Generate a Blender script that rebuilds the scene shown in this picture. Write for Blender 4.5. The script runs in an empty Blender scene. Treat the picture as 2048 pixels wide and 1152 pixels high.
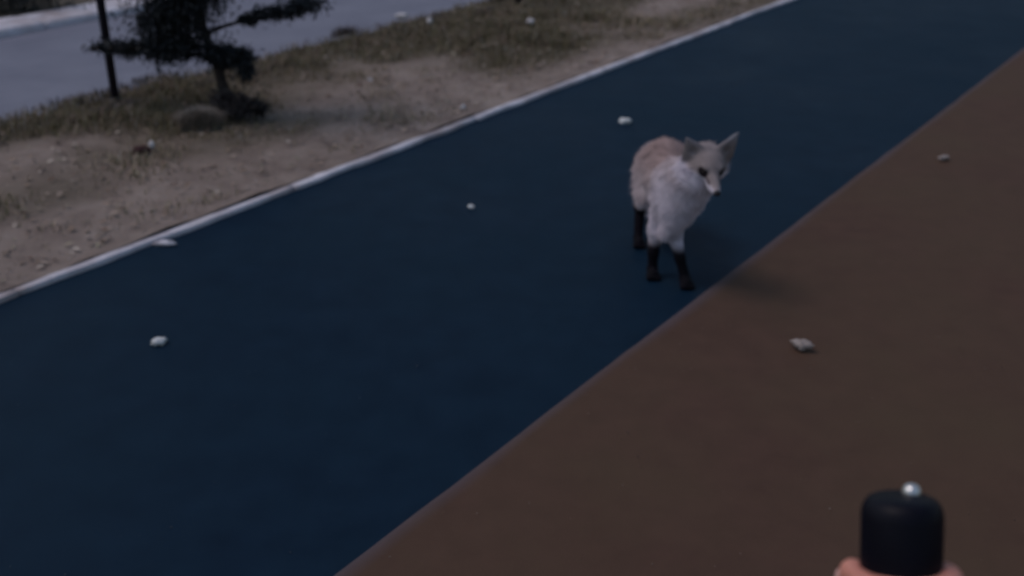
import bpy, math, random
import numpy as np
from mathutils import Vector, Matrix

S = bpy.context.scene
COL = S.collection
random.seed(7)
RNG = np.random.default_rng(7)

# ------------------------------------------------------------------ camera, light, exposure
cam_d = bpy.data.cameras.new('camera')
cam_d.sensor_width = 36.0
cam_d.lens = 38.67
cam_d.clip_start = 0.02
cam_d.clip_end = 2000
cam_d.dof.use_dof = True
cam_d.dof.focus_distance = 1.25
cam_d.dof.aperture_fstop = 4.8
cam = bpy.data.objects.new('camera', cam_d)
cam.location = (0, 0, 1.25)
cam.rotation_euler = (math.radians(65), 0, 0)
COL.objects.link(cam)
S.camera = cam

W = bpy.data.worlds.new('World')
S.world = W
W.use_nodes = True
wn = W.node_tree.nodes
wl = W.node_tree.links
bg = wn['Background']
sky = wn.new('ShaderNodeTexSky')
sky.sky_type = 'NISHITA'
sky.sun_disc = False
SUN_EL, SUN_AZ = math.radians(60), math.radians(-84)      # azimuth from +Y, clockwise
sky.sun_elevation = SUN_EL
sky.sun_rotation = SUN_AZ
sky.air_density = 1.4
sky.dust_density = 2.0
sky.ozone_density = 1.6
wl.new(sky.outputs[0], bg.inputs[0])
bg.inputs[1].default_value = 0.085

sd = bpy.data.lights.new('sun', 'SUN')
sd.energy = 0.78
sd.angle = math.radians(22)
sd.color = (1.0, 0.86, 0.86)
so = bpy.data.objects.new('sun', sd)
sv = Vector((math.sin(SUN_AZ) * math.cos(SUN_EL), math.cos(SUN_AZ) * math.cos(SUN_EL), math.sin(SUN_EL)))
so.rotation_euler = sv.to_track_quat('Z', 'Y').to_euler()
so.location = (0, 0, 10)
COL.objects.link(so)

S.view_settings.view_transform = 'Standard'
S.view_settings.look = 'None'
S.view_settings.gamma = 1.0
S.view_settings.use_curve_mapping = False
S.view_settings.exposure = -0.1

# ------------------------------------------------------------------ road frame: s along the path, n across it to the left
AZ = math.radians(35.62)
DS = np.array([math.sin(AZ), math.cos(AZ)])
DN = np.array([-math.cos(AZ), math.sin(AZ)])
def P(s, n, z=0.0):
    v = DS * s + DN * n
    return (float(v[0]), float(v[1]), z)
def sn(x, y):
    return x * DS[0] + y * DS[1], x * DN[0] + y * DN[1]

# ------------------------------------------------------------------ helpers
def mesh_from(name, V, F, smooth=False):
    me = bpy.data.meshes.new(name)
    me.from_pydata([tuple(v) for v in V], [], [tuple(f) for f in F])
    me.update()
    if smooth:
        me.polygons.foreach_set('use_smooth', [True] * len(me.polygons))
    return me

def fast_mesh(name, V, F, smooth=False):
    """V (N,3) array, F (M,k) array of equal-sized faces"""
    me = bpy.data.meshes.new(name)
    V = np.asarray(V, dtype=np.float32); F = np.asarray(F, dtype=np.int32)
    k = F.shape[1]
    me.vertices.add(len(V)); me.vertices.foreach_set('co', V.ravel())
    me.loops.add(F.size); me.loops.foreach_set('vertex_index', F.ravel())
    me.polygons.add(len(F))
    me.polygons.foreach_set('loop_start', np.arange(0, F.size, k, dtype=np.int32))
    me.update(calc_edges=True)
    me.validate()
    if smooth:
        me.polygons.foreach_set('use_smooth', np.ones(len(me.polygons), dtype=bool))
    return me

def add_col(me, name, C):
    C = np.asarray(C, dtype=np.float32)
    if C.shape[1] == 3:
        C = np.concatenate([C, np.ones((len(C), 1), np.float32)], 1)
    a = me.color_attributes.new(name, 'FLOAT_COLOR', 'POINT')
    a.data.foreach_set('color', C.ravel())

def put(name, me, mat=None, parent=None, loc=None, kind=None, label=None, cat=None, group=None):
    o = bpy.data.objects.new(name, me)
    if mat and me is not None and not me.materials:
        me.materials.append(mat)
    COL.objects.link(o)
    if parent: o.parent = parent
    if loc is not None: o.location = loc
    if kind: o['kind'] = kind
    if label: o['label'] = label
    if cat: o['category'] = cat
    if group: o['group'] = group
    return o

def hash_noise(x, y, seed=0):
    """smooth value noise on arrays"""
    xi = np.floor(x).astype(int); yi = np.floor(y).astype(int)
    xf = x - xi; yf = y - yi
    def h(a, b):
        v = np.sin(a * 127.1 + b * 311.7 + seed * 74.7) * 43758.5453
        return v - np.floor(v)
    u = xf * xf * (3 - 2 * xf); w = yf * yf * (3 - 2 * yf)
    return (h(xi, yi) * (1 - u) + h(xi + 1, yi) * u) * (1 - w) + (h(xi, yi + 1) * (1 - u) + h(xi + 1, yi + 1) * u) * w
def fbm(x, y, seed=0, oct=4):
    t = 0; a = .5; f = 1
    for i in range(oct):
        t = t + a * hash_noise(x * f + 13.1 * i, y * f - 7.7 * i, seed + i); a *= .5; f *= 2.03
    return t

class Mat:
    def __init__(s, name, rough=.8, spec=.5):
        s.m = bpy.data.materials.new(name); s.m.use_nodes = True
        s.t = s.m.node_tree; s.n = s.t.nodes; s.l = s.t.links
        s.b = s.n['Principled BSDF']
        s.b.inputs['Roughness'].default_value = rough
        s.b.inputs['Specular IOR Level'].default_value = spec
        s.tc = None
    def coord(s):
        if not s.tc: s.tc = s.n.new('ShaderNodeNewGeometry')
        return s.tc.outputs['Position']
    def noise(s, scale, detail=4, rough=.55, dist=0):
        n = s.n.new('ShaderNodeTexNoise'); n.inputs['Scale'].default_value = scale
        n.inputs['Detail'].default_value = detail; n.inputs['Roughness'].default_value = rough
        n.inputs['Distortion'].default_value = dist
        s.l.new(s.coord(), n.inputs['Vector']); return n.outputs['Fac']
    def voronoi(s, scale):
        n = s.n.new('ShaderNodeTexVoronoi'); n.inputs['Scale'].default_value = scale
        s.l.new(s.coord(), n.inputs['Vector']); return n
    def ramp(s, fac, stops):
        r = s.n.new('ShaderNodeValToRGB'); e = r.color_ramp.elements
        while len(e) < len(stops): e.new(.5)
        for i, (p, c) in enumerate(stops):
            e[i].position = p; e[i].color = (*c, 1) if len(c) == 3 else c
        s.l.new(fac, r.inputs[0]); return r.outputs[0]
    def mix(s, fac, a, b, mode='MIX'):
        m = s.n.new('ShaderNodeMix'); m.data_type = 'RGBA'; m.blend_type = mode
        for i, v in ((0, fac), (6, a), (7, b)):
            if hasattr(v, 'is_output') or hasattr(v, 'links'): s.l.new(v, m.inputs[i])
            else: m.inputs[i].default_value = v if i == 0 else (*v, 1)
        return m.outputs[2]
    def bump(s, h, strength=.3, dist=.01):
        b = s.n.new('ShaderNodeBump'); b.inputs['Strength'].default_value = strength
        b.inputs['Distance'].default_value = dist
        s.l.new(h, b.inputs['Height']); s.l.new(b.outputs[0], s.b.inputs['Normal'])
    def color(s, c):
        if isinstance(c, tuple): s.b.inputs['Base Color'].default_value = (*c, 1)
        else: s.l.new(c, s.b.inputs['Base Color'])
        return s
    def attr(s, name):
        a = s.n.new('ShaderNodeVertexColor'); a.layer_name = name; return a.outputs['Color']

# ------------------------------------------------------------------ materials
def m_path():
    m = Mat("dark_blue_asphalt", .6, .07)
    fine = m.noise(420, 3, .7); mid = m.noise(9, 5, .6); big = m.noise(1.3, 4, .6)
    c = m.ramp(mid, [(.3, (.0022, .0125, .029)), (.7, (.0048, .0190, .040))])
    c = m.mix(m.ramp(big, [(.42, (0, 0, 0)), (.68, (.55, .55, .55))]), c, (.0060, .0215, .039))
    c = m.mix(m.ramp(fine, [(.62, (0, 0, 0)), (.72, (.35, .35, .35))]), c, (.016, .028, .05))
    m.color(c)
    m.bump(fine, .35, .003)
    m.l.new(m.ramp(big, [(.3, (.52, .52, .52)), (.7, (.66, .66, .66))]), m.b.inputs['Roughness'])
    return m.m
def m_shoulder():
    m = Mat('packed_brown_earth', .85, .3)
    fine = m.noise(260, 4, .7); mid = m.noise(14, 6, .6); big = m.noise(1.6, 4, .6)
    c = m.ramp(mid, [(.3, (.067, .034, .022)), (.7, (.084, .044, .029))])
    c = m.mix(m.ramp(big, [(.4, (0, 0, 0)), (.7, (.7, .7, .7))]), c, (.078, .049, .027))
    c = m.mix(m.ramp(fine, [(.6, (0, 0, 0)), (.75, (.4, .4, .4))]), c, (.12, .080, .063))
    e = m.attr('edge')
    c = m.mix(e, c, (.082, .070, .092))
    m.color(c); m.bump(fine, .4, .004)
    return m.m
def m_verge():
    m = Mat('dusty_verge_soil', .95, .2)
    fine = m.noise(160, 5, .7); mid = m.noise(7, 5, .65, .4); big = m.noise(2.1, 4, .6)
    c = m.ramp(mid, [(.3, (.21, .162, .14)), (.5, (.30, .238, .205)), (.72, (.37, .305, .27))])
    a = m.attr('cover')
    c = m.mix(a, c, (.105, .086, .055))
    c = m.mix(m.ramp(fine, [(.55, (0, 0, 0)), (.8, (.6, .6, .6))]), c, (.36, .30, .27))
    m.color(c); m.bump(fine, .8, .012)
    return m.m
def m_kerb():
    m = Mat('pale_weathered_concrete', .85, .3)
    fine = m.noise(140, 5, .7); mid = m.noise(11, 5, .65); big = m.noise(3.3, 3, .6)
    c = m.ramp(mid, [(.25, (.42, .39, .43)), (.55, (.66, .64, .70)), (.8, (.78, .77, .84))])
    c = m.mix(m.ramp(big, [(.45, (0, 0, 0)), (.7, (.85, .85, .85))]), c, (.36, .30, .30))
    c = m.mix(m.ramp(fine, [(.58, (0, 0, 0)), (.72, (.5, .5, .5))]), c, (.30, .27, .28))
    m.color(c); m.bump(fine, .6, .006)
    return m.m
def m_far():
    m = Mat('pale_grey_road', .75, .4)
    fine = m.noise(200, 4, .7); mid = m.noise(3, 5, .65)
    c = m.ramp(mid, [(.3, (.145, .152, .200)), (.7, (.190, .198, .25))])
    c = m.mix(m.ramp(fine, [(.55, (0, 0, 0)), (.75, (.4, .4, .4))]), c, (.14, .14, .17))
    m.color(c); m.bump(fine, .3, .004); return m.m
def m_ground():
    m = Mat('dark_scrubby_ground', .95, .2)
    mid = m.noise(2.5, 6, .65)
    m.color(m.ramp(mid, [(.3, (.05, .05, .04)), (.7, (.12, .10, .08))])); return m.m
def m_attr(name, layer, rough=.85, spec=.3, trans=0, sheen=0):
    m = Mat(name, rough, spec); m.color(m.attr(layer))
    if sheen: m.b.inputs['Sheen Weight'].default_value = sheen
    return m.m
def m_plain(name, c, c2=None, scale=30, rough=.8, spec=.4, metal=0, bump=.2):
    m = Mat(name, rough, spec)
    f = m.noise(scale, 4, .6)
    c2 = c2 or tuple(v * .75 for v in c)
    m.color(m.ramp(f, [(.3, c2), (.7, c)])); m.b.inputs['Metallic'].default_value = metal
    if bump: m.bump(f, bump, .002)
    return m.m
def m_skin():
    m = Mat('skin', .5, .4)
    f = m.noise(60, 5, .6); g = m.noise(900, 2, .6)
    m.color(m.ramp(f, [(.3, (.54, .20, .15)), (.7, (.66, .29, .22))]))
    m.b.inputs['Subsurface Weight'].default_value = .15
    m.b.inputs['Subsurface Radius'].default_value = (.01, .003, .002)
    m.bump(g, .15, .0006); return m.m

M_PATH, M_SHO, M_VERGE, M_KERB, M_FAR, M_GROUND = m_path(), m_shoulder(), m_verge(), m_kerb(), m_far(), m_ground()
M_GRASS = m_attr('dry_grass', 'tint', .8, .25)
M_FUR = m_attr('fox_fur', 'tint', .8, .12)
M_LEAF = m_attr('dark_foliage', 'tint', .6, .4)
M_BARK = m_plain('dark_bark', (.06, .045, .04), (.025, .02, .02), 40, .9, .2, bump=.6)
M_POST = m_plain('dark_painted_steel', (.018, .015, .028), (.010, .008, .018), 25, .55, .4)
M_RUST = m_plain('rusty_collar', (.12, .05, .045), (.06, .03, .03), 60, .8, .3)
M_CRUMB = m_plain('pale_bread', (.68, .71, .72), (.52, .53, .54), 90, .9, .2, bump=.6)
M_CRUMB_DULL = m_plain('dull_bread', (.36, .31, .29), (.26, .22, .21), 90, .9, .2, bump=.6)
M_PAPER = m_plain('pale_paper', (.72, .70, .72), (.5, .47, .48), 50, .8, .2)
M_CLOD = m_plain('red_brown_clod', (.075, .035, .035), (.035, .018, .02), 70, .95, .2, bump=.8)
M_STONE = m_plain('grey_stone', (.25, .23, .22), (.17, .155, .15), 35, .9, .3, bump=.6)
M_BLACK = m_plain('black_plastic', (.004, .004, .010), (.003, .003, .007), 80, .5, .14, bump=.05)
M_STEEL = m_plain('bright_metal', (.85, .84, .82), (.7, .69, .67), 80, .28, .5, metal=.85, bump=0)
M_EYE = m_plain('dark_eye', (.012, .007, .006), None, 80, .35, .25, bump=0)
M_NOSE = m_plain('black_nose', (.012, .010, .014), None, 200, .45, .5)
M_SLEEVE = m_plain('dark_sleeve', (.03, .03, .045), (.02, .02, .03), 120, .9, .2, bump=.5)
M_NAIL = m_plain('fingernail', (.66, .38, .34), None, 80, .35, .5, bump=0)
M_SKIN = m_skin()

# ------------------------------------------------------------------ strips of the ground (grids in road coordinates)
def strip(name, s0, s1, ds, ns, zf, mat, kind='structure', attr=None):
    ss = np.arange(s0, s1 + ds * .5, ds); ns = np.asarray(ns, float)
    SS, NN = np.meshgrid(ss, ns, indexing='ij')
    n2, z = zf(SS, NN)
    X = SS * DS[0] + n2 * DN[0]; Y = SS * DS[1] + n2 * DN[1]
    V = np.stack([X, Y, z], -1).reshape(-1, 3)
    a, b = SS.shape
    idx = np.arange(a * b).reshape(a, b)
    F = np.stack([idx[:-1, :-1], idx[1:, :-1], idx[1:, 1:], idx[:-1, 1:]], -1).reshape(-1, 4)
    me = fast_mesh(name, V, F, True)
    # make normals point up
    if me.polygons[0].normal.z < 0:
        F = F[:, ::-1]; me = fast_mesh(name, V, F, True)
    if attr:
        v = attr(SS, NN).reshape(-1); add_col(me, attr.__name__, np.stack([v, v, v], 1))
    return put(name, me, mat, kind=kind)

N_SH, N_PATH, N_VERGE, N_ROAD, N_FARK = 1.125, 2.586, 4.03, 5.70, 6.02

g = 900
put('ground', mesh_from('ground', [(-g, -g, -.09), (g, -g, -.09), (g, g, -.09), (-g, g, -.09)], [(0, 1, 2, 3)]), M_GROUND, kind='structure')

def zpath(s, n): return n, .0025 * (fbm(s * 1.2, n * 1.2, 3) - .5) * 2
strip('path', -14, 44, .10, np.linspace(N_SH - .1, N_PATH + .05, 22), zpath, M_PATH)

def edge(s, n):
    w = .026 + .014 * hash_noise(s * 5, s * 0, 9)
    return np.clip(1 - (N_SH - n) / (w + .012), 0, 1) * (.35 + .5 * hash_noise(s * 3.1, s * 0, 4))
def zsho(s, n):
    wob = .003 * (fbm(s * 1.4, s * 0 + 2, 5) - .5) * 2 + .003 * (fbm(s * 9, s * 0, 6) - .5) * 2
    d = N_SH - n
    z = .018 * np.sqrt(np.clip(1 - (1 - np.clip(d / .035, 0, 1)) ** 2, 0, 1))
    z = z + np.clip(d / .2, 0, 1) * .006 * (fbm(s * 2.2, n * 2.2, 8) - .5) * 2 - .006 * (d <= 0)
    return n + wob * np.exp(-d * 3), z
nn = np.concatenate([np.linspace(-6, .6, 40), np.linspace(.66, 1.05, 14), np.linspace(1.06, N_SH, 18)])
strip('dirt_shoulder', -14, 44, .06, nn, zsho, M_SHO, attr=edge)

def height_verge(s, n):
    t = (n - 2.66) / 1.37
    near = np.exp(-np.clip(n - 2.625, 0, 9) / .05)
    z = .014 + near * (.002 + .020 * (fbm(s * 6, n * 6, 14) - .38)) + .035 * np.clip(t, 0, 1) + .05 * (fbm(s * 1.7, n * 2.4, 11) - .5) * np.clip(t * 4, 0, 1) + .014 * (fbm(s * 9, n * 9, 12) - .5)
    return z - .10 * np.clip((t - .94) / .06, 0, 1)
def cover(s, n):
    t = (n - 2.66) / 1.37
    f = fbm(s * 1.1, n * 2.2, 21)
    # darker grassy growth on the far half, and on the near stretch further back
    g2 = fbm(s * .45 + 9, n * 1.1, 27, 3)
    return np.clip((t - .30 + .26 * np.clip((s - 3.2) / 1.2, 0, 1) + (f - .5) * 1.4 + (g2 - .45) * 1.1) * 2.2, 0, 1) * .92
strip('verge', -14, 44, .045, np.concatenate([np.linspace(2.62, N_VERGE, 46), [N_VERGE + .03]]),
      lambda s, n: (n, height_verge(s, n)), M_VERGE, attr=cover)
strip('far_road', -14, 60, .5, np.linspace(N_VERGE - .2, N_ROAD + .05, 8), lambda s, n: (n, -.035 + 0 * s), M_FAR)

# ------------------------------------------------------------------ kerb stones
def kerb_mesh(L, w, h, seed):
    r = np.random.default_rng(seed)
    nx = 26
    xs = np.linspace(-L / 2, L / 2, nx)
    prof = [(-.5, -.06), (-.5, .55), (-.47, .86), (-.40, .98), (-.2, 1.0), (.15, 1.0), (.38, .95), (.48, .78), (.5, .45), (.5, -.06)]
    V = []; k = len(prof)
    chip = fbm(xs * 7 + seed * 3.3, xs * 0, seed)
    chip2 = fbm(xs * 16 + seed * 5.3, xs * 0 + 4, seed + 5)
    for i, x in enumerate(xs):
        e = min(i, nx - 1 - i); endr = {0: .95, 1: .99}.get(e, 1)
        for j, (a, b) in enumerate(prof):
            y = a * w; z = b * h
            if j <= 4: y -= (chip[i] - .5) * .030                      # path side, ragged
            if 1 <= j <= 8: z = z * endr - (chip2[i] - .5) * .006
            if j >= 6: y += (chip2[i] - .5) * .03
            V.append((x, y, z))
    F = []
    for i in range(nx - 1):
        for j in range(k - 1):
            a = i * k + j; F.append((a, a + 1, a + k + 1, a + k))
    F.append(tuple(range(k))[::-1]); F.append(tuple((nx - 1) * k + j for j in range(k)))
    me = mesh_from('kerb_stone', V, [f[::-1] for f in F], False)
    me.polygons.foreach_set('use_smooth', [True] * len(me.polygons))
    return me
kerb = put('kerb', None, kind='structure'); kerb.location = P(0, N_PATH + .03)
kerb['label'] = 'low pale concrete kerb between the dark path and the grass verge'
kms = [kerb_mesh(.998, .039, .015, i + 1) for i in range(7)]
for m_ in kms: m_.materials.append(M_KERB)
rk = random.Random(4)
for i in range(-9, 26):
    s = i + .88
    o = put('kerb_stone', kms[i % 7], parent=kerb)
    o.location = Vector(P(s, N_PATH + .022 + rk.uniform(-.002, .002))) - kerb.location + Vector((0, 0, rk.uniform(-.001, .001)))
    o.rotation_euler = (0, rk.uniform(-.001, .001), math.pi / 2 - AZ + rk.uniform(-.002, .002))
# a chipped lump that has come away onto the path
fk = put('far_kerb', None, kind='structure'); fk.location = P(0, (N_ROAD + N_FARK) / 2, -.035)
fkm = kerb_mesh(.99, .32, .045, 31); fkm.materials.append(M_KERB)
for i in range(-6, 16):
    o = put('kerb_stone', fkm, parent=fk)
    o.location = Vector(P(i, (N_ROAD + N_FARK) / 2, -.035)) - fk.location + Vector((0, 0, rk.uniform(-.003, .003)))
    o.rotation_euler = (0, 0, math.pi / 2 - AZ)
strip('far_verge', -14, 60, .25, np.linspace(N_FARK, 40, 60), lambda s, n: (n, -.02 + .06 * (fbm(s * .8, n * .8, 41) - .4)), M_GROUND)

# ------------------------------------------------------------------ blades
def blades(name, s, n, base_z, length, width, tint, lean=.5, curve=.4):
    N = len(s)
    x = s * DS[0] + n * DN[0]; y = s * DS[1] + n * DN[1]
    a = RNG.uniform(0, 2 * np.pi, N)
    lx = np.cos(a); ly = np.sin(a)
    ln = RNG.uniform(.1, 1, N) * lean
    wx = -ly * width; wy = lx * width
    B = np.stack([x, y, base_z], 1)
    mid = B + np.stack([lx * ln * .35 * length, ly * ln * .35 * length, .6 * length], 1)
    tip = B + np.stack([lx * ln * length * (1 + curve), ly * ln * length * (1 + curve), length * (1 - .35 * ln)], 1)
    wv = np.stack([wx, wy, np.zeros(N)], 1)
    V = np.stack([B - wv, B + wv, mid + wv * .7, mid - wv * .7, tip], 1).reshape(-1, 3)
    i = np.arange(N)[:, None] * 5
    F = np.concatenate([i + np.array([[0, 1, 2]]), i + np.array([[0, 2, 3]]), i + np.array([[3, 2, 4]])], 0)
    me = fast_mesh(name, V, F)
    add_col(me, 'tint', np.repeat(tint, 5, 0))
    return me
def grass_field():
    N = 210000
    s = RNG.uniform(-1.5, 13, N); n = RNG.uniform(2.665, 4.0, N)
    t = (n - 2.66) / 1.37
    cl = fbm(s * 3.2, n * 3.2, 51, 3); cov = cover(s, n)
    keep = RNG.uniform(0, 1, N) < np.clip(.10 + .75 * cov + (cl - .52) * 2.2, .03, 1)
    s, n, t, cl, cov = s[keep], n[keep], t[keep], cl[keep], cov[keep]
    L = RNG.uniform(.010, .030, len(s)) * (1 + 1.1 * cov) * (.7 + 1.3 * np.clip(cl - .4, 0, 1) * 2)
    rr = RNG.uniform(0, 1, (len(s), 1))
    straw = np.array([[.36, .285, .21]]); olive = np.array([[.13, .115, .062]]); brown = np.array([[.19, .125, .095]]); grey = np.array([[.30, .29, .26]])
    k = RNG.uniform(0, 1, (len(s), 1)); cv = cov[:, None]
    tint = np.where(k < .55 - .38 * cv, straw * (1 - .35 * cv), np.where(k < .9 - .1 * cv, olive * (1.5 - .5 * cv), np.where(k < .95, brown, grey)))
    tint = tint * (.7 + .6 * rr)
    return blades('grass', s, n, height_verge(s, n) - .003, L, RNG.uniform(.0009, .0024, len(s)), tint, .9, .5)
put('grass', grass_field(), M_GRASS, kind='stuff', label='dry short grass covering the verge', cat='grass')

def leaf_litter():
    N = 5200
    s = RNG.uniform(-1.5, 13, N); n = 2.67 + (RNG.uniform(0, 1, N) ** 1.3) * 1.3
    x = s * DS[0] + n * DN[0]; y = s * DS[1] + n * DN[1]; z = height_verge(s, n) + RNG.uniform(.003, .014, N)
    a = RNG.uniform(0, 6.28, N); L = RNG.uniform(.006, .018, N); w = L * RNG.uniform(.35, .6, N)
    u = np.stack([np.cos(a), np.sin(a), RNG.uniform(-.4, .4, N)], 1) * L[:, None]
    v = np.stack([-np.sin(a), np.cos(a), RNG.uniform(-.5, .5, N)], 1) * w[:, None]
    c = np.stack([x, y, z], 1)
    lift = np.zeros((N, 3)); lift[:, 2] = L * .3
    V = np.stack([c - u, c + v + lift * .6, c + u, c - v + lift * .6, c], 1).reshape(-1, 3)
    i = np.arange(N)[:, None] * 5
    F = np.concatenate([i + np.array([[q, (q + 1) % 4, 4]]) for q in range(4)], 0)
    me = fast_mesh('leaf_litter', V, F)
    pal = np.array([[.36, .28, .23], [.27, .20, .15], [.22, .16, .12], [.40, .34, .29], [.26, .23, .17], [.18, .12, .09]])
    tint = pal[RNG.integers(0, len(pal), N)] * RNG.uniform(.7, 1.2, (N, 1))
    add_col(me, 'tint', np.repeat(tint, 5, 0)); return me
put('leaf_litter', leaf_litter(), M_GRASS, kind='stuff', label='small dead leaves and straw lying on the dusty verge', cat='leaf litter')

# taller weeds ragging the far edge of the verge
def weeds():
    N = 26000
    cs = RNG.uniform(-1, 13, 120); cn = RNG.uniform(3.72, 4.04, 120); cr = RNG.uniform(.04, .15, 120); ch = np.where(RNG.uniform(0, 1, 120) < .18, RNG.uniform(.04, .065, 120), RNG.uniform(.012, .045, 120))
    k = RNG.integers(0, 120, N)
    s = cs[k] + RNG.normal(0, 1, N) * cr[k]; n = cn[k] + RNG.normal(0, 1, N) * cr[k] * .4
    n = np.clip(n, 3.4, 4.05)
    L = ch[k] * RNG.uniform(.4, 1.2, N)
    tint = np.array([[.085, .075, .06]]) * RNG.uniform(.5, 1.5, (N, 1)) + np.array([[.03, .02, .03]])
    return blades('weeds', s, n, height_verge(s, np.minimum(n, 3.9)) - .005, L, RNG.uniform(.0012, .0035, N), tint, .8, .4)
put('weeds', weeds(), M_GRASS, kind='stuff', label='dark ragged weeds along the far edge of the verge', cat='weeds')

# grit on the path and the shoulder
def grit(name, N, nlo, nhi, zf, pal, lo, hi):
    s = RNG.uniform(-2, 12, N); n = RNG.uniform(nlo, nhi, N)
    x = s * DS[0] + n * DN[0]; y = s * DS[1] + n * DN[1]
    r = RNG.uniform(lo, hi, N) ** 1
    base = np.array([[1, 0, 0], [0, 1, 0], [-1, 0, 0], [0, -1, 0], [0, 0, .8], [0, 0, -.4]], float)
    V = base[None] * r[:, None, None] * RNG.uniform(.6, 1.3, (N, 6, 1)) + np.stack([x, y, zf(s, n) + r * .3], 1)[:, None]
    i = np.arange(N)[:, None] * 6
    fs = [(0, 1, 4), (1, 2, 4), (2, 3, 4), (3, 0, 4), (1, 0, 5), (2, 1, 5), (3, 2, 5), (0, 3, 5)]
    F = np.concatenate([i + np.array([q]) for q in fs], 0)
    me = fast_mesh(name, V.reshape(-1, 3), F)
    add_col(me, 'tint', np.repeat(pal[RNG.integers(0, len(pal), N)] * RNG.uniform(.7, 1.2, (N, 1)), 6, 0))
    return me
put('grit', grit('grit', 1500, 1.14, 2.58, lambda s, n: 0 * s, np.array([[.05, .07, .10], [.03, .045, .075], [.09, .10, .12]]), .0008, .0022), M_GRASS,
    kind='stuff', label='fine grit scattered on the dark blue path', cat='grit')
put('loose_soil', grit('loose_soil', 5000, -1.5, 1.10, lambda s, n: .024 + 0 * s, np.array([[.13, .085, .07], [.10, .065, .05], [.17, .13, .11]]), .0008, .0026), M_GRASS,
    kind='stuff', label='crumbs of loose soil on the brown shoulder', cat='soil')
put('kerb_grit', grit('kerb_grit', 1500, 2.64, 2.74, lambda s, n: height_verge(s, n), np.array([[.48, .45, .48], [.36, .32, .32], [.3, .25, .24]]), .001, .004), M_GRASS,
    kind='stuff', label='pale chips and dust lying behind the kerb', cat='grit')

# ------------------------------------------------------------------ signed-distance modelling (one continuous skin)
def rot_basis(f, up):
    f = np.array(f, float); f /= np.linalg.norm(f)
    r = np.cross(f, up); r /= np.linalg.norm(r)
    u = np.cross(r, f); return f, r, u
class SDF:
    def __init__(s, lo, hi, h):
        s.lo = np.array(lo, float); s.h = h
        s.n = np.ceil((np.array(hi) - s.lo) / h).astype(int) + 1
        s.v = np.full(s.n, .05, np.float32)
    def _box(s, pts, pad):
        a = np.clip(((np.min(pts, 0) - pad - s.lo) / s.h).astype(int), 0, s.n - 1)
        b = np.clip(((np.max(pts, 0) + pad - s.lo) / s.h).astype(int) + 2, 1, s.n)
        ax = [s.lo[i] + s.h * np.arange(a[i], b[i]) for i in range(3)]
        G = np.stack(np.meshgrid(*ax, indexing='ij'), -1)
        return (slice(a[0], b[0]), slice(a[1], b[1]), slice(a[2], b[2])), G
    def _mix(s, sl, d, k, sub=False):
        o = s.v[sl]
        if sub:
            s.v[sl] = np.maximum(o, -d); return
        hh = np.clip(.5 + .5 * (o - d) / k, 0, 1)
        s.v[sl] = o * (1 - hh) + d * hh - k * hh * (1 - hh)
    def cap(s, a, ra, b, rb, k=.015, flat=None, fac=1, sub=False):
        a = np.array(a, float); b = np.array(b, float)
        sl, G = s._box([a, b], max(ra, rb) * (1.2) + k + .05)
        p = G - a; ab = b - a
        t = np.clip((p @ ab) / (ab @ ab), 0, 1)
        q = p - t[..., None] * ab
        if flat is not None:
            f = np.array(flat, float); f /= np.linalg.norm(f)
            q = q + (q @ f)[..., None] * f * (fac - 1)
        d = np.linalg.norm(q, axis=-1) - (ra + (rb - ra) * t)
        if fac > 1: d = d / fac ** .5
        s._mix(sl, d.astype(np.float32), k, sub)
    def ell(s, c, r, axes=None, k=.015):
        c = np.array(c, float); r = np.array(r, float)
        sl, G = s._box([c - r.max(), c + r.max()], k + .05)
        p = G - c
        if axes is not None: p = np.stack([p @ np.array(ax) for ax in axes], -1)
        k0 = np.linalg.norm(p / r, axis=-1); k1 = np.linalg.norm(p / r ** 2, axis=-1) + 1e-9
        s._mix(sl, (k0 * (k0 - 1) / k1).astype(np.float32), k)
    def mesh(s):
        v = s.v; ins = v < 0
        c = [slice(None, -1), slice(1, None)]
        corners = {(i, j, k): v[c[i], c[j], c[k]] for i in (0, 1) for j in (0, 1) for k in (0, 1)}
        cnt = sum((x < 0).astype(np.int8) for x in corners.values())
        act = (cnt > 0) & (cnt < 8)
        I = np.argwhere(act)
        idx = -np.ones(act.shape, int); idx[act] = np.arange(len(I))
        acc = np.zeros((len(I), 3)); num = np.zeros(len(I))
        cv = {kk: x[act] for kk, x in corners.items()}
        for a in cv:
            for ax in range(3):
                if a[ax]: continue
                b = list(a); b[ax] = 1; b = tuple(b)
                va, vb = cv[a], cv[b]; m = (va < 0) != (vb < 0)
                t = np.where(m, va / np.where(m, va - vb, 1), 0)
                pt = np.tile(np.array(a, float), (len(I), 1)); pt[:, ax] += t
                acc[m] += pt[m]; num[m] += 1
        V = s.lo + (I + acc / num[:, None]) * s.h
        F = []
        for ax in range(3):
            sl0 = [slice(None)] * 3; sl1 = [slice(None)] * 3
            sl0[ax] = slice(None, -1); sl1[ax] = slice(1, None)
            e = ins[tuple(sl0)] != ins[tuple(sl1)]
            E = np.argwhere(e)
            b, c2 = [(1, 2), (2, 0), (0, 1)][ax]
            E = E[(E[:, b] > 0) & (E[:, c2] > 0) & (E[:, b] < s.n[b] - 1) & (E[:, c2] < s.n[c2] - 1)]
            ina = ins[E[:, 0], E[:, 1], E[:, 2]]
            def g(db, dc):
                q = E.copy(); q[:, b] -= db; q[:, c2] -= dc
                return idx[q[:, 0], q[:, 1], q[:, 2]]
            q = np.stack([g(1, 1), g(0, 1), g(0, 0), g(1, 0)], 1)
            q[~ina] = q[~ina][:, ::-1]
            F.append(q)
        return V, np.concatenate(F)

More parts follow.
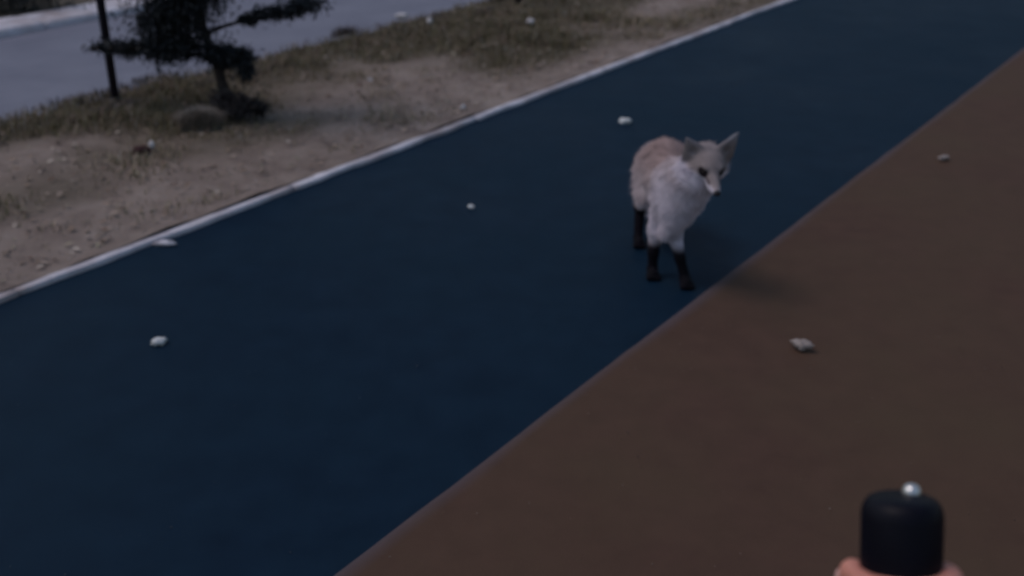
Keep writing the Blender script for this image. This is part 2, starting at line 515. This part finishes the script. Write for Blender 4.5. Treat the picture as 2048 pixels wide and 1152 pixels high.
def vert_normals(V, F):
    n = np.cross(V[F[:, 2]] - V[F[:, 0]], V[F[:, 3]] - V[F[:, 1]])
    N = np.zeros_like(V)
    for j in range(4): np.add.at(N, F[:, j], n)
    return N / (np.linalg.norm(N, axis=1, keepdims=True) + 1e-12)

# ------------------------------------------------------------------ the fox
ROOT = np.array([.43, 2.87, 0.0])
NOSE = np.array([.503, 2.53, .331])
H, R, U = rot_basis((.08, -.93, -.30), (0.05, 0, 1))
R = -R if R[0] < 0 else R
C = NOSE - H * .118
def hp(h, r, u): return C + H * h + R * r + U * u
def build_fox():
    f = SDF((.28, 2.46, -.004), (.62, 3.24, .50), .0028)
    c = f.cap; e = f.ell
    # trunk: rump, narrow waist, deep chest
    e((.436, 3.005, .232), (.062, .085, .080))
    e((.432, 2.92, .232), (.062, .10, .070), k=.03)
    e((.436, 2.815, .232), (.052, .095, .074), k=.03)
    e((.438, 2.74, .222), (.040, .055, .064), k=.03)
    e((.436, 2.712, .214), (.031, .034, .044), k=.03)
    c((.470, 2.68, .258), .029, (.412, 2.73, .135), .020, .03)          # chest ruff
    # neck
    c((.436, 2.78, .265), .062, (.466, 2.675, .325), .048, .03)
    c((.445, 2.72, .235), .045, (.476, 2.65, .318), .042, .03)
    # right foreleg (left in the picture), carrying the weight
    c((.408, 2.76, .215), .032, (.390, 2.770, .130), .020, .02)
    c((.390, 2.770, .130), .0195, (.386, 2.763, .068), .0145, .012)
    c((.386, 2.763, .068), .0140, (.386, 2.762, .022), .0135, .008)
    c((.386, 2.762, .018), .0150, (.386, 2.738, .013), .0150, .008)
    for dx in (-.010, -.0035, .0035, .010): c((.386 + dx, 2.742, .013), .008, (.386 + dx * 1.3, 2.726, .0085), .0070, .003)
    # left foreleg stepping forward
    c((.446, 2.755, .215), .032, (.436, 2.752, .140), .021, .028)
    c((.436, 2.752, .140), .0195, (.452, 2.716, .072), .0140, .018)
    c((.452, 2.716, .072), .0136, (.467, 2.702, .022), .0130, .008)
    c((.467, 2.702, .018), .0145, (.469, 2.680, .013), .0150, .008)
    for dx in (-.010, -.0035, .0035, .010): c((.469 + dx, 2.684, .013), .008, (.470 + dx * 1.3, 2.668, .0085), .0070, .003)
    # right hind leg (left in the picture)
    c((.404, 3.00, .235), .050, (.385, 2.945, .165), .033, .03)
    c((.385, 2.945, .165), .028, (.376, 3.030, .098), .0165, .014)
    c((.376, 3.030, .098), .0150, (.371, 2.990, .024), .0130, .008)
    c((.371, 2.990, .018), .0140, (.371, 2.962, .013), .0145, .008)
    for dx in (-.009, 0, .009): c((.371 + dx, 2.966, .013), .008, (.371 + dx * 1.3, 2.950, .0085), .0070, .003)
    # left hind leg, further back
    c((.470, 3.01, .230), .056, (.482, 2.985, .155), .036, .03)
    c((.482, 2.985, .155), .030, (.478, 3.085, .105), .0165, .014)
    c((.478, 3.085, .105), .0150, (.480, 3.060, .024), .0130, .008)
    c((.480, 3.060, .018), .0140, (.480, 3.034, .013), .0145, .008)
    for dx in (-.009, 0, .009): c((.480 + dx, 3.036, .013), .008, (.480 + dx * 1.3, 3.020, .0085), .0070, .003)
    # tail hanging low and to one side
    T = [((.432, 3.075, .262), .020), ((.422, 3.12, .235), .028), ((.414, 3.145, .185), .036), ((.410, 3.155, .130), .038), ((.410, 3.165, .080), .031), ((.412, 3.185, .045), .015)]
    for (a, ra), (b, rb) in zip(T, T[1:]): c(a, ra, b, rb, .02)
    # head
    ax = (R, H, U)
    e(hp(-.010, 0, .004), (.044, .048, .036), ax, .015)
    e(hp(.022, 0, .006), (.027, .034, .025), ax, .02)
    c(hp(.040, 0, -.006), .0215, hp(.104, 0, -.012), .0105, .012)     # muzzle
    c(hp(.030, 0, -.022), .016, hp(.092, 0, -.0225), .0075, .006)      # jaw
    for sg in (-1, 1):
        c(hp(.012, sg * .024, -.014), .024, hp(-.022, sg * .044, -.026), .012, .016)   # cheek ruff
        c(hp(-.022, sg * .044, -.026), .012, hp(-.036, sg * .050, -.040), .003, .008)
        e(hp(.038, sg * .0165, .014), (.010, .014, .007), ax, .008)     # brow
        c(hp(.072, sg * .009, -.016), .0085, hp(.094, sg * .006, -.017), .007, .005)
    # ears: broad flattened cones, cupped in front
    for sg, tip in ((1, hp(-.010, .061, .083)), (-1, hp(-.014, -.063, .062))):
        base = hp(-.012, sg * .036, .020)
        fl = H * .9 + R * sg * .25
        c(base, .0345, tip, .0040, .012, flat=fl, fac=2.8)
        fwd = H * .010
        c(base * .72 + tip * .28 + fwd * 1.05, .0125, base * .15 + tip * .85 + fwd * .62, .003, flat=fl, fac=2.2, sub=True)
    return f.mesh()

FV, FF = build_fox()
FN = vert_normals(FV, FF)
def sstep(a, b, x):
    t = np.clip((x - a) / (b - a), 0, 1); return t * t * (3 - 2 * t)
def fur_colour(V, N):
    x, y, z = V.T
    d = V - C; h = d @ H; r = d @ R; u = d @ U
    nz = fbm(x * 45 + z * 20, y * 45 - z * 25, 61, 3)[:, None]
    back = np.array([.36, .26, .245]); flank = np.array([.50, .42, .44]); pale = np.array([.66, .60, .68]); black = np.array([.005, .004, .008])
    grey = np.array([.29, .245, .245])
    col = np.tile(flank, (len(V), 1))
    def lay(c, w): 
        nonlocal col
        w = w[:, None]; col = col * (1 - w) + np.array(c) * w
    lay(back, sstep(.20, .31, z) * sstep(2.72, 2.84, y))
    lay(pale, sstep(.0, .7, -N[:, 2]) * .8)                                 # belly
    lay(pale, (1 - sstep(2.69, 2.86, y + .10 * (z - .22))) * (1 - sstep(.27, .345, z)))        # chest
    lay(pale, (1 - sstep(2.76, 2.80, y)) * sstep(.10, .13, z) * (1 - sstep(.16, .2, z)) * .7)
    # stockings
    hind = sstep(2.84, 2.88, y)
    lay(black, (1 - sstep(.085, .115, z)) * (1 - hind))
    tailw = sstep(3.10, 3.13, y) * (np.abs(x - .412) < .055)
    lay(black, (1 - sstep(.10, .15, z)) * hind * (1 - tailw))
    lay([.40, .34, .37], tailw * sstep(.10, .14, z)); lay(pale, tailw * (1 - sstep(.07, .10, z)))
    # head
    head = ((h > -.06) & (np.abs(r) < .10) & (u > -.05)).astype(float) * sstep(-.045, -.01, h + .3 * np.abs(r) + np.clip(u, 0, 1))
    lay(grey, head * sstep(-.012, .004, u))
    lay(pale, head * (1 - sstep(-.014, -.003, u)))
    lay(pale, head * sstep(.05, .065, h) * (1 - sstep(-.009, -.004, u)) * 1.0)
    # dark marks from eye towards the nose
    for sg in (-1, 1):
        q = ((h - .043) / .021) ** 2 + ((r - sg * .0215) / .0145) ** 2 + ((u - .002) / .0145) ** 2
        lay([.022, .015, .02], (1 - sstep(.55, 1.25, q)))
        q = ((h - .068) / .02) ** 2 + ((r - sg * .014) / .006) ** 2 + ((u + .006) / .006) ** 2
        lay([.07, .05, .055], (1 - sstep(.5, 1.3, q)) * .8)
    # ears
    ear = sstep(.040, .055, u)
    lay([.30, .265, .28], ear); lay([.36, .35, .39], sstep(.055, .075, u) * (r > 0) * (N @ H > -.2))
    return np.clip(col * (.68 + .64 * nz), 0.004, 1)
fox = put('fox', None, loc=tuple(ROOT), label='thin pale fox with black legs standing on the dark blue path', cat='fox')
bm_ = fast_mesh('body', FV - ROOT, FF, True)
add_col(bm_, 'tint', fur_colour(FV, FN))
put('body', bm_, M_FUR, fox)

def build_fur():
    # area-weighted samples on the skin
    a = .5 * np.linalg.norm(np.cross(FV[FF[:, 2]] - FV[FF[:, 0]], FV[FF[:, 3]] - FV[FF[:, 1]]), axis=1)
    N = 95000
    k = RNG.choice(len(FF), N, p=a / a.sum())
    u = RNG.uniform(0, 1, (N, 1)); v = RNG.uniform(0, 1, (N, 1))
    q = FF[k]
    p = (FV[q[:, 0]] * (1 - u) + FV[q[:, 1]] * u) * (1 - v) + (FV[q[:, 3]] * (1 - u) + FV[q[:, 2]] * u) * v
    n = FN[q[:, 0]]
    x, y, z = p.T
    d = p - C; h = d @ H; r = d @ R; uu = d @ U
    L = .016 * np.ones(N)
    L = np.where(z < .13, .0045, L); L = np.where((z >= .13) & (z < .17), .010, L)
    tail = (y > 3.10) & (x < .455); L = np.where(tail, .022, L)
    head = (h > -.03) & (uu > -.045); L = np.where(head, .0045, L)
    L = np.where(head & (h > .035), .0022, L)
    L = np.where(head & (np.abs(r) > .04) & (uu < 0), .012, L)
    L = np.where((y < 2.76) & (z > .15) & (z < .30) & ~head, .010, L)
    flow = np.tile(np.array([0, .8, -.55]), (N, 1))
    flow[head] = -H - .1 * U
    flow[tail] = (0, .1, -1)
    low = z < .17; flow[low] = (0, .15, -1)
    flow = flow - (flow * n).sum(1, keepdims=True) * n
    flow /= np.linalg.norm(flow, axis=1, keepdims=True) + 1e-6
    cn = np.stack([fbm(x * 60 + 5, z * 60 + y * 30, 71, 2), fbm(y * 60, z * 55 - x * 30, 72, 2), fbm(z * 60 + 9, x * 60 + y * 40, 73, 2)], 1) - .42
    flow = flow + cn * 1.5 * (L > .009)[:, None]
    L = L * np.where((RNG.uniform(0, 1, N) < .12) & (L > .009), 1.7, 1.0)
    dr = flow + n * RNG.uniform(.12, .45, (N, 1)) + RNG.normal(0, .09, (N, 3))
    dr /= np.linalg.norm(dr, axis=1, keepdims=True)
    L = L * RNG.uniform(.6, 1.25, N)
    tip = p + dr * L[:, None] + np.array([0, 0, -.12]) * L[:, None]
    tip[:, 2] = np.maximum(tip[:, 2], .001)
    s = np.cross(dr, n); s /= np.linalg.norm(s, axis=1, keepdims=True) + 1e-6
    w = np.where(L < .006, .0005, .0006)[:, None] * RNG.uniform(.7, 1.4, (N, 1))
    root = p - n * .001
    V = np.stack([root - s * w, root + s * w, tip], 1).reshape(-1, 3)
    F = np.arange(3 * N).reshape(-1, 3)
    col = fur_colour(p, n) * RNG.uniform(.85, 1.16, (N, 1))
    me = fast_mesh('fur', V - ROOT, F); add_col(me, 'tint', np.repeat(col, 3, 0)); return me
put('fur', build_fur(), M_FUR, fox, kind='stuff')

def ball(name, c, r, axes, mat, parent, seg=16, rings=10):
    V = []; F = []
    for i in range(rings + 1):
        t = math.pi * i / rings
        for j in range(seg):
            p = 2 * math.pi * j / seg
            q = [math.sin(t) * math.cos(p) * r[0], math.sin(t) * math.sin(p) * r[1], math.cos(t) * r[2]]
            V.append(np.array(c) + axes[0] * q[0] + axes[1] * q[1] + axes[2] * q[2])
    for i in range(rings):
        for j in range(seg):
            a = i * seg + j; b = i * seg + (j + 1) % seg
            F.append((a, a + seg, b + seg, b))
    return put(name, mesh_from(name, V, F, True), mat, parent)
for sg in (-1, 1):
    ball('eye', hp(.0455, sg * .0205, .0035) - ROOT, (.0066, .0066, .0060), (R, H, U), M_EYE, fox)
ball('nose', hp(.113, 0, -.0105) - ROOT, (.0095, .008, .0075), (R, H, U), M_NOSE, fox)

# ------------------------------------------------------------------ tubes, leaves, lumps
def tube(pts, rads, seg=10, cap=True, wob=0, seed=0):
    pts = [Vector(p) for p in pts]; V = []; F = []
    rr = random.Random(seed)
    prev = None
    for i, p in enumerate(pts):
        t = (pts[min(i + 1, len(pts) - 1)] - pts[max(i - 1, 0)]).normalized()
        if prev is None:
            a = t.orthogonal().normalized()
        else:
            a = (prev - t * prev.dot(t)).normalized()
        prev = a; b = t.cross(a)
        for j in range(seg):
            an = 2 * math.pi * j / seg; r = rads[i] * (1 + rr.uniform(-wob, wob))
            V.append(tuple(p + (a * math.cos(an) + b * math.sin(an)) * r))
    for i in range(len(pts) - 1):
        for j in range(seg):
            q = i * seg + j; w = i * seg + (j + 1) % seg
            F.append((q, w, w + seg, q + seg))
    if cap:
        F.append(tuple(range(seg))[::-1]); F.append(tuple((len(pts) - 1) * seg + j for j in range(seg)))
    return V, F
def join(parts):
    V = []; F = []
    for v, f in parts:
        o = len(V); V += list(v); F += [tuple(i + o for i in q) for q in f]
    return V, F
def leaves(name, clumps, count, size, tint, seed):
    """clumps: (centre, radii, weight); leaf-sized quads through the volume"""
    r = np.random.default_rng(seed)
    w = np.array([c[2] for c in clumps], float); w /= w.sum()
    k = r.choice(len(clumps), count, p=w)
    cc = np.array([c[0] for c in clumps])[k]; cr = np.array([c[1] for c in clumps])[k]
    d = r.normal(0, 1, (count, 3)); d /= np.linalg.norm(d, axis=1, keepdims=True)
    d *= np.where(r.uniform(0, 1, (count, 1)) < .8, r.uniform(0, 1, (count, 1)) ** .5, 1 + np.abs(r.normal(0, .28, (count, 1))))
    lump = 1 + .35 * np.sin(d[:, :1] * 9 + k[:, None]) * np.sin(d[:, 1:2] * 8 + 2 * k[:, None])
    c = cc + d * cr * lump
    L = r.uniform(.6, 1.3, (count, 1)) * size
    a = r.normal(0, 1, (count, 3)); a /= np.linalg.norm(a, axis=1, keepdims=True)
    b = np.cross(a, r.normal(0, 1, (count, 3))); b /= np.linalg.norm(b, axis=1, keepdims=True)
    V = np.stack([c - a * L, c + b * L * .32, c + a * L, c - b * L * .32], 1).reshape(-1, 3)
    F = np.arange(4 * count).reshape(-1, 4)
    me = fast_mesh(name, V, F)
    t = np.array([tint]) * r.uniform(.5, 1.6, (count, 1)) * (1 + .3 * r.normal(0, 1, (len(clumps), 1))[k])
    add_col(me, 'tint', np.repeat(np.clip(t, .003, 1), 4, 0)); return me

# small dark tree at the back of the verge
TB = np.array([-1.13, 4.28, .04])
tree = put('small_tree', None, loc=tuple(TB), label='small dark bushy tree on the far side of the grass verge, beside the thin post', cat='tree')
tr = [(0, 0, -.05), (-.01, .01, .06), (-.035, .03, .16), (-.075, .05, .30), (-.11, .06, .50), (-.13, .05, .75), (-.12, .06, 1.05), (-.10, .05, 1.4)]
v, f = tube(tr, [.030, .022, .019, .018, .016, .014, .010, .006], 10, wob=.12, seed=3)
put('trunk', mesh_from('trunk', v, f, True), M_BARK, tree)
limbs = [[(-.035, .03, .13), (.03, .02, .19), (.09, 0, .20)],
         [(-.06, .045, .20), (-.20, .0, .235), (-.36, -.02, .25), (-.50, -.03, .25)],
         [(-.08, .055, .29), (.04, .02, .335), (.20, 0, .375), (.38, -.02, .425)],
         [(-.11, .06, .45), (-.28, .05, .50), (-.46, .06, .57)],
         [(-.13, .05, .60), (.05, .0, .70), (.22, .02, .82)],
         [(-.13, .05, .68), (-.3, .05, .82), (-.42, 0, 1.0)]]
for i, lb in enumerate(limbs):
    v, f = tube(lb, [.009 - .0018 * j for j in range(len(lb))], 7, seed=i)
    put('branch', mesh_from('branch', v, f, True), M_BARK, tree)
cl = [((-.18, .0, .345), (.145, .10, .095), 10), ((-.20, .0, .245), (.115, .09, .055), 6), ((-.12, .0, .44), (.15, .10, .07), 7),
      ((-.36, .0, .245), (.10, .06, .030), 2.2), ((-.46, .0, .25), (.06, .05, .022), .8),
      ((-.02, .0, .225), (.075, .06, .040), 3.0), ((.055, -.01, .210), (.060, .06, .038), 3.0), ((.085, -.01, .165), (.030, .05, .045), 1.3),
      ((.23, .0, .383), (.10, .05, .026), 2.6), ((.34, -.01, .415), (.07, .05, .028), 1.6), ((.12, .0, .355), (.045, .05, .022), .8),
      ((-.10, .0, .60), (.20, .15, .12), 8), ((-.40, .03, .56), (.14, .1, .08), 4), ((.14, .0, .76), (.2, .15, .13), 7), ((-.3, .0, .85), (.24, .18, .17), 9),
      ((-.1, .03, 1.1), (.26, .2, .2), 10), ((-.1, .03, 1.38), (.16, .14, .16), 5)]
put('crown', leaves('crown', cl, 42000, .011, (.008, .011, .014), 5), M_LEAF, tree, kind='stuff')

# low dark clump of growth at the tree's foot
hb = put('low_bush', leaves('low_bush', [((.0, .0, .035), (.075, .05, .045), 3), ((-.06, .03, .05), (.05, .04, .05), 1), ((.07, .02, .02), (.05, .04, .03), 1)], 2600, .011, (.045, .036, .036), 8), M_LEAF,
         loc=(-1.07, 4.17, .05), label='low dark bush at the foot of the small tree', cat='bush')
# pale rounded stone to the left of the tree foot
def lump(name, c, r, seed, mat, sub=10, rough=.25, **kw):
    V = []; F = []; rr = np.random.default_rng(seed); off = rr.uniform(0, 50)
    seg, rings = sub * 2, sub
    for i in range(rings + 1):
        t = math.pi * i / rings
        for j in range(seg):
            p = 2 * math.pi * j / seg
            d = np.array([math.sin(t) * math.cos(p), math.sin(t) * math.sin(p), math.cos(t)])
            q = 1 + rough * (float(fbm(np.array(d[0] * 1.6 + off + d[2]), np.array(d[1] * 1.6 + off - d[2] * 1.3), seed)) - .5) * 2.6 + rough * .5 * math.sin(d[0] * 7 + seed) * math.sin(d[1] * 6 + d[2] * 5 + seed * 2)
            V.append(d * np.array(r) * q)
    for i in range(rings):
        for j in range(seg):
            a = i * seg + j; b = i * seg + (j + 1) % seg
            F.append((a, a + seg, b + seg, b))
    return put(name, mesh_from(name, V, F, True), mat, loc=c, **kw)
def tussock():
    N = 5200
    a = RNG.uniform(0, 6.283, N); q = RNG.uniform(0, 1, N) ** .6
    x = np.cos(a) * q * .080; y = np.sin(a) * q * .055
    s_, n_ = sn(x, y)
    L = (.088 - .045 * q ** 2) * RNG.uniform(.55, 1.1, N)
    tint = np.array([[.31, .27, .235]]) * RNG.uniform(.55, 1.25, (N, 1))
    return blades('tussock', s_, n_, 0 * s_ - .01, L, RNG.uniform(.001, .0022, N), tint, .75, .5)
put('tussock', tussock(), M_GRASS, loc=(-1.19, 4.07, .04), label='rounded pale tuft of dry grass just left of the small tree', cat='tussock')
cd = lump('clod', (-1.325, 3.77, .035), (.030, .022, .018), 9, M_CLOD, 9, .35, label='dark red-brown clod lying in the grass below the post', cat='clod')
lump('stone_chip', (-1.295, 3.80, .045), (.011, .008, .016), 12, M_PAPER, 7, .3, label='small pale chip right beside the red-brown clod', cat='stone')

# ------------------------------------------------------------------ posts
def post(loc, lab, hgt=1.9, rad=.017):
    r = put('post', None, loc=loc, label=lab, cat='post', group='thin dark posts along the verge')
    v, f = tube([(0, 0, -.05), (0, 0, hgt * .5), (0, 0, hgt)], [rad] * 3, 16)
    put('shaft', mesh_from('shaft', v, f, True), M_POST, r)
    v, f = tube([(0, 0, -.02), (0, 0, .03), (0, 0, .034)], [rad * 1.45, rad * 1.4, rad * 1.1], 16)
    put('collar', mesh_from('collar', v, f, True), M_POST, r)
    v, f = tube([(0, 0, hgt), (0, 0, hgt + .012)], [rad * 1.2, rad * .7], 16)
    put('cap', mesh_from('cap', v, f, True), M_POST, r)
    return r
post((-1.612, 4.378, .03), 'thin dark metal post standing to the left of the small tree')
post((.035, 6.50, -.02), 'thin dark metal post at the top of the picture, right of the small tree', rad=.020)

# a dark shrub on the far verge
put('shrub', leaves('shrub', [((0, 0, .16), (.42, .25, .2), 4), ((.5, .1, .12), (.3, .2, .16), 2), ((-.6, -.1, .2), (.4, .25, .24), 3)], 9000, .022, (.03, .035, .035), 17), M_LEAF,
    loc=P(3.3, 6.55, .0), label='dark shrub growing beyond the pale far kerb', cat='shrub')

# ------------------------------------------------------------------ pale scraps
SC = [  # x, y, z, size, stretch, label, material
    ((.452, 4.228), .0, .0190, 'bread_crumb', 'oval crumb on the path just behind the fox', M_CRUMB, 1.25),
    ((-.129, 3.284), .0, .0095, 'bread_crumb', 'smallest crumb, alone in the middle of the blue path', M_CRUMB, 1.1),
    ((-.856, 2.359), .0, .0150, 'bread_crumb', 'ragged crumb near the left end of the blue path', M_CRUMB, 1.15),
    ((.688, 2.298), .024, .0175, 'bread_crumb', 'wide dull crumb on the brown shoulder in front of the fox', M_CRUMB_DULL, 1.35),
    ((1.519, 3.703), .024, .0130, 'bread_crumb', 'flat crumb on the brown shoulder far to the right of the fox', M_CRUMB_DULL, 1.5),
    ((-.614, 4.699), .05, .011, 'scrap', 'tiny white scrap in the dark grass of the verge', M_PAPER, 1),
    ((-.437, 5.882), .06, .018, 'scrap', 'upright pale scrap at the far edge of the verge', M_PAPER, .8),
    ((1.197, 6.666), .05, .018, 'scrap', 'pale scrap in the grass farthest along the verge', M_PAPER, 1.2),
    ((.096, 5.92), .05, .020, 'scrap', 'pale torn scrap in the grass below the farther post', M_PAPER, 1),
    ((-.60, 6.06), .05, .022, 'scrap', 'flat pale scrap on the back edge of the verge left of the farther post', M_PAPER, 1.8),
    ((-.199, 4.330), .03, .011, 'scrap', 'small upright white scrap caught on the kerb', M_PAPER, .7)]
for i, ((x, y), z, r, nm, lab, mt, st) in enumerate(SC):
    o = lump(nm, (x, y, z + r * .45), (r * st, r * .95, r * .62 * (1.6 if st < .9 else 1)), 40 + i, mt, 9, .5,
             label=lab, cat='crumb' if nm == 'bread_crumb' else 'litter', group='pale crumbs scattered round the fox' if nm == 'bread_crumb' else 'pale scraps in the verge')
    o.rotation_euler = (0, 0, random.uniform(-.5, .5))
# broken kerb chunk
lump('kerb_chip', P(1.83, N_PATH - .018, .004), (.036, .016, .008), 77, M_KERB, 10, .8, label='flat pale chip broken off the kerb onto the blue path', cat='rubble')

# ------------------------------------------------------------------ hand with canister in the foreground
PH = math.radians(25)
def cs(u, v, depth):
    x = u * depth; y = v * depth
    return np.array([x, depth * math.cos(PH) + y * math.sin(PH), 1.25 - depth * math.sin(PH) + y * math.cos(PH)])
top = cs((1805 - 1024) / 2200, (576 - 1000) / 2200, .630)
bot = cs((1798 - 1024) / 2200, (576 - 1300) / 2200, .62)
axis = (top - bot); axis /= np.linalg.norm(axis)
view = top - np.array([0, 0, 1.25]); view /= np.linalg.norm(view)
axis = axis - view * .22; axis /= np.linalg.norm(axis)                   # the rounded end leans a little towards the lens
side = np.cross(view, axis); side /= np.linalg.norm(side)                # to the right in the picture
fr = np.cross(side, axis); fr /= np.linalg.norm(fr)
if fr @ view > 0: fr = -fr                                               # fr faces the camera
can = put('canister', None, loc=tuple(top), label='black round-topped canister with a small silver tip, held up in a hand', cat='canister')
def lathe(prof, seg=40):
    V = []; F = []
    for (r, t) in prof:
        for j in range(seg):
            a = 2 * math.pi * j / seg
            V.append(tuple(axis * t + (side * math.cos(a) + fr * math.sin(a)) * r))
    for i in range(len(prof) - 1):
        for j in range(seg):
            q = i * seg + j; w = i * seg + (j + 1) % seg
            F.append((q, w, w + seg, q + seg))
    F.append(tuple(range(seg))[::-1]); F.append(tuple((len(prof) - 1) * seg + j for j in range(seg)))
    return V, F
RC = .0222
v, f = lathe([(RC - .001, -.155), (RC, -.153), (RC, -.053)]); put('barrel', mesh_from('barrel', v, f, True), M_BLACK, can)
v, f = lathe([(RC + .0002, -.0525), (RC + .0006, -.051), (RC + .0006, -.009), (RC - .0002, -.0040), (RC - .0026, .0000), (RC - .0065, .0020), (.005, .0028)])
put('cap', mesh_from('cap', v, f, True), M_BLACK, can)
tc_ = side * .0047 - fr * .0047
v, f = lathe([(.0052, .001), (.0052, .0044), (.0046, .0066), (.0028, .0082), (.0009, .0087)], 20)
v = [tuple(np.array(q) + tc_) for q in v]
put('tip', mesh_from('tip', v, f, True), M_STEEL, can)

def build_hand():
    O = top
    def q(a, r, t):      # a: angle round the can from +side towards the camera, r: radius, t: along axis
        return O + axis * t + (side * math.cos(a) + fr * math.sin(a)) * r
    lo = O - .17; hi = O + .17
    g = SDF(O - np.array([.12, .18, .27]), O + np.array([.14, .15, .03]), .0016)
    # palm behind and to the right of the canister, running down to the wrist
    D = math.radians
    g.cap(q(D(-60), .0355, -.060), .0135, q(D(-75), .040, -.120), .019, .012)
    g.cap(q(D(-25), .0335, -.060), .0105, q(D(-30), .040, -.120), .017, .012)
    g.cap(q(D(-95), .0355, -.066), .012, q(D(-95), .041, -.120), .018, .012)
    wr = q(D(-70), .050, -.180)
    g.cap(q(D(-40), .040, -.115), .022, wr, .022, .02)
    g.cap(q(D(-85), .042, -.115), .022, wr, .022, .02)
    g.cap(wr, .023, wr - axis * .05 - fr * .02, .024, .015)
    # four fingers, each wrapping from the knuckle on the right round the front
    for i, (t, r0, reach) in enumerate(((-.0450, .0066, 186), (-.0597, .0073, 196), (-.0747, .0069, 190), (-.0880, .0060, 178))):
        R1 = RC + r0 * .46
        st = [-25, 25, 75, 125, reach]
        rad = [r0 * 1.1, r0 * 1.04, r0, r0 * .94, r0 * .84]
        for a in range(len(st) - 1):
            n_ = 5
            for b in range(n_):
                a0 = st[a] + (st[a + 1] - st[a]) * b / n_; a1 = st[a] + (st[a + 1] - st[a]) * (b + 1) / n_
                k0 = R1 + .0010 * (1 if b == 0 else 0); k1 = R1 + .0010 * (1 if b == n_ - 1 else 0)
                ra = rad[a] + (rad[a + 1] - rad[a]) * b / n_; rb = rad[a] + (rad[a + 1] - rad[a]) * (b + 1) / n_
                g.cap(q(D(a0), k0, t), ra, q(D(a1), k1, t), rb, .0018 if a else .005)
    # thumb along the left side, tip just below the rim of the cap
    g.cap(q(D(-100), .038, -.110), .014, q(D(-135), .034, -.082), .0115, .01)
    g.cap(q(D(-135), .034, -.082), .0105, q(D(-160), .0300, -.064), .0086, .006)
    g.cap(q(D(-160), .0300, -.064), .0084, q(D(-176), .0272, -.046), .0064, .006)
    V, F = g.mesh(); return V, F, q, wr
HV, HF, q_, wr_ = build_hand()
person = put('person', None, loc=tuple(top), label='hand of a person gripping a black canister at the bottom right', cat='person')
put('hand', fast_mesh('hand', HV - top, HF, True), M_SKIN, person)
ball('thumbnail', q_(math.radians(-170), .0345, -.052) - top, (.0030, .0046, .0062), (side, fr, axis), M_NAIL, person)
w0 = wr_ - top
pts = [w0 - axis * .015 - fr * .006, w0 - axis * .03 - fr * .01, w0 - axis * .10 + fr * .0 , w0 - axis * .20 + fr * .04 + side * .05, w0 - axis * .34 + fr * .08 + side * .12]
v, f = tube(pts, [.033, .035, .040, .046, .055], 24, wob=.04, seed=4)
put('sleeve', mesh_from('sleeve', v, f, True), M_SLEEVE, person)
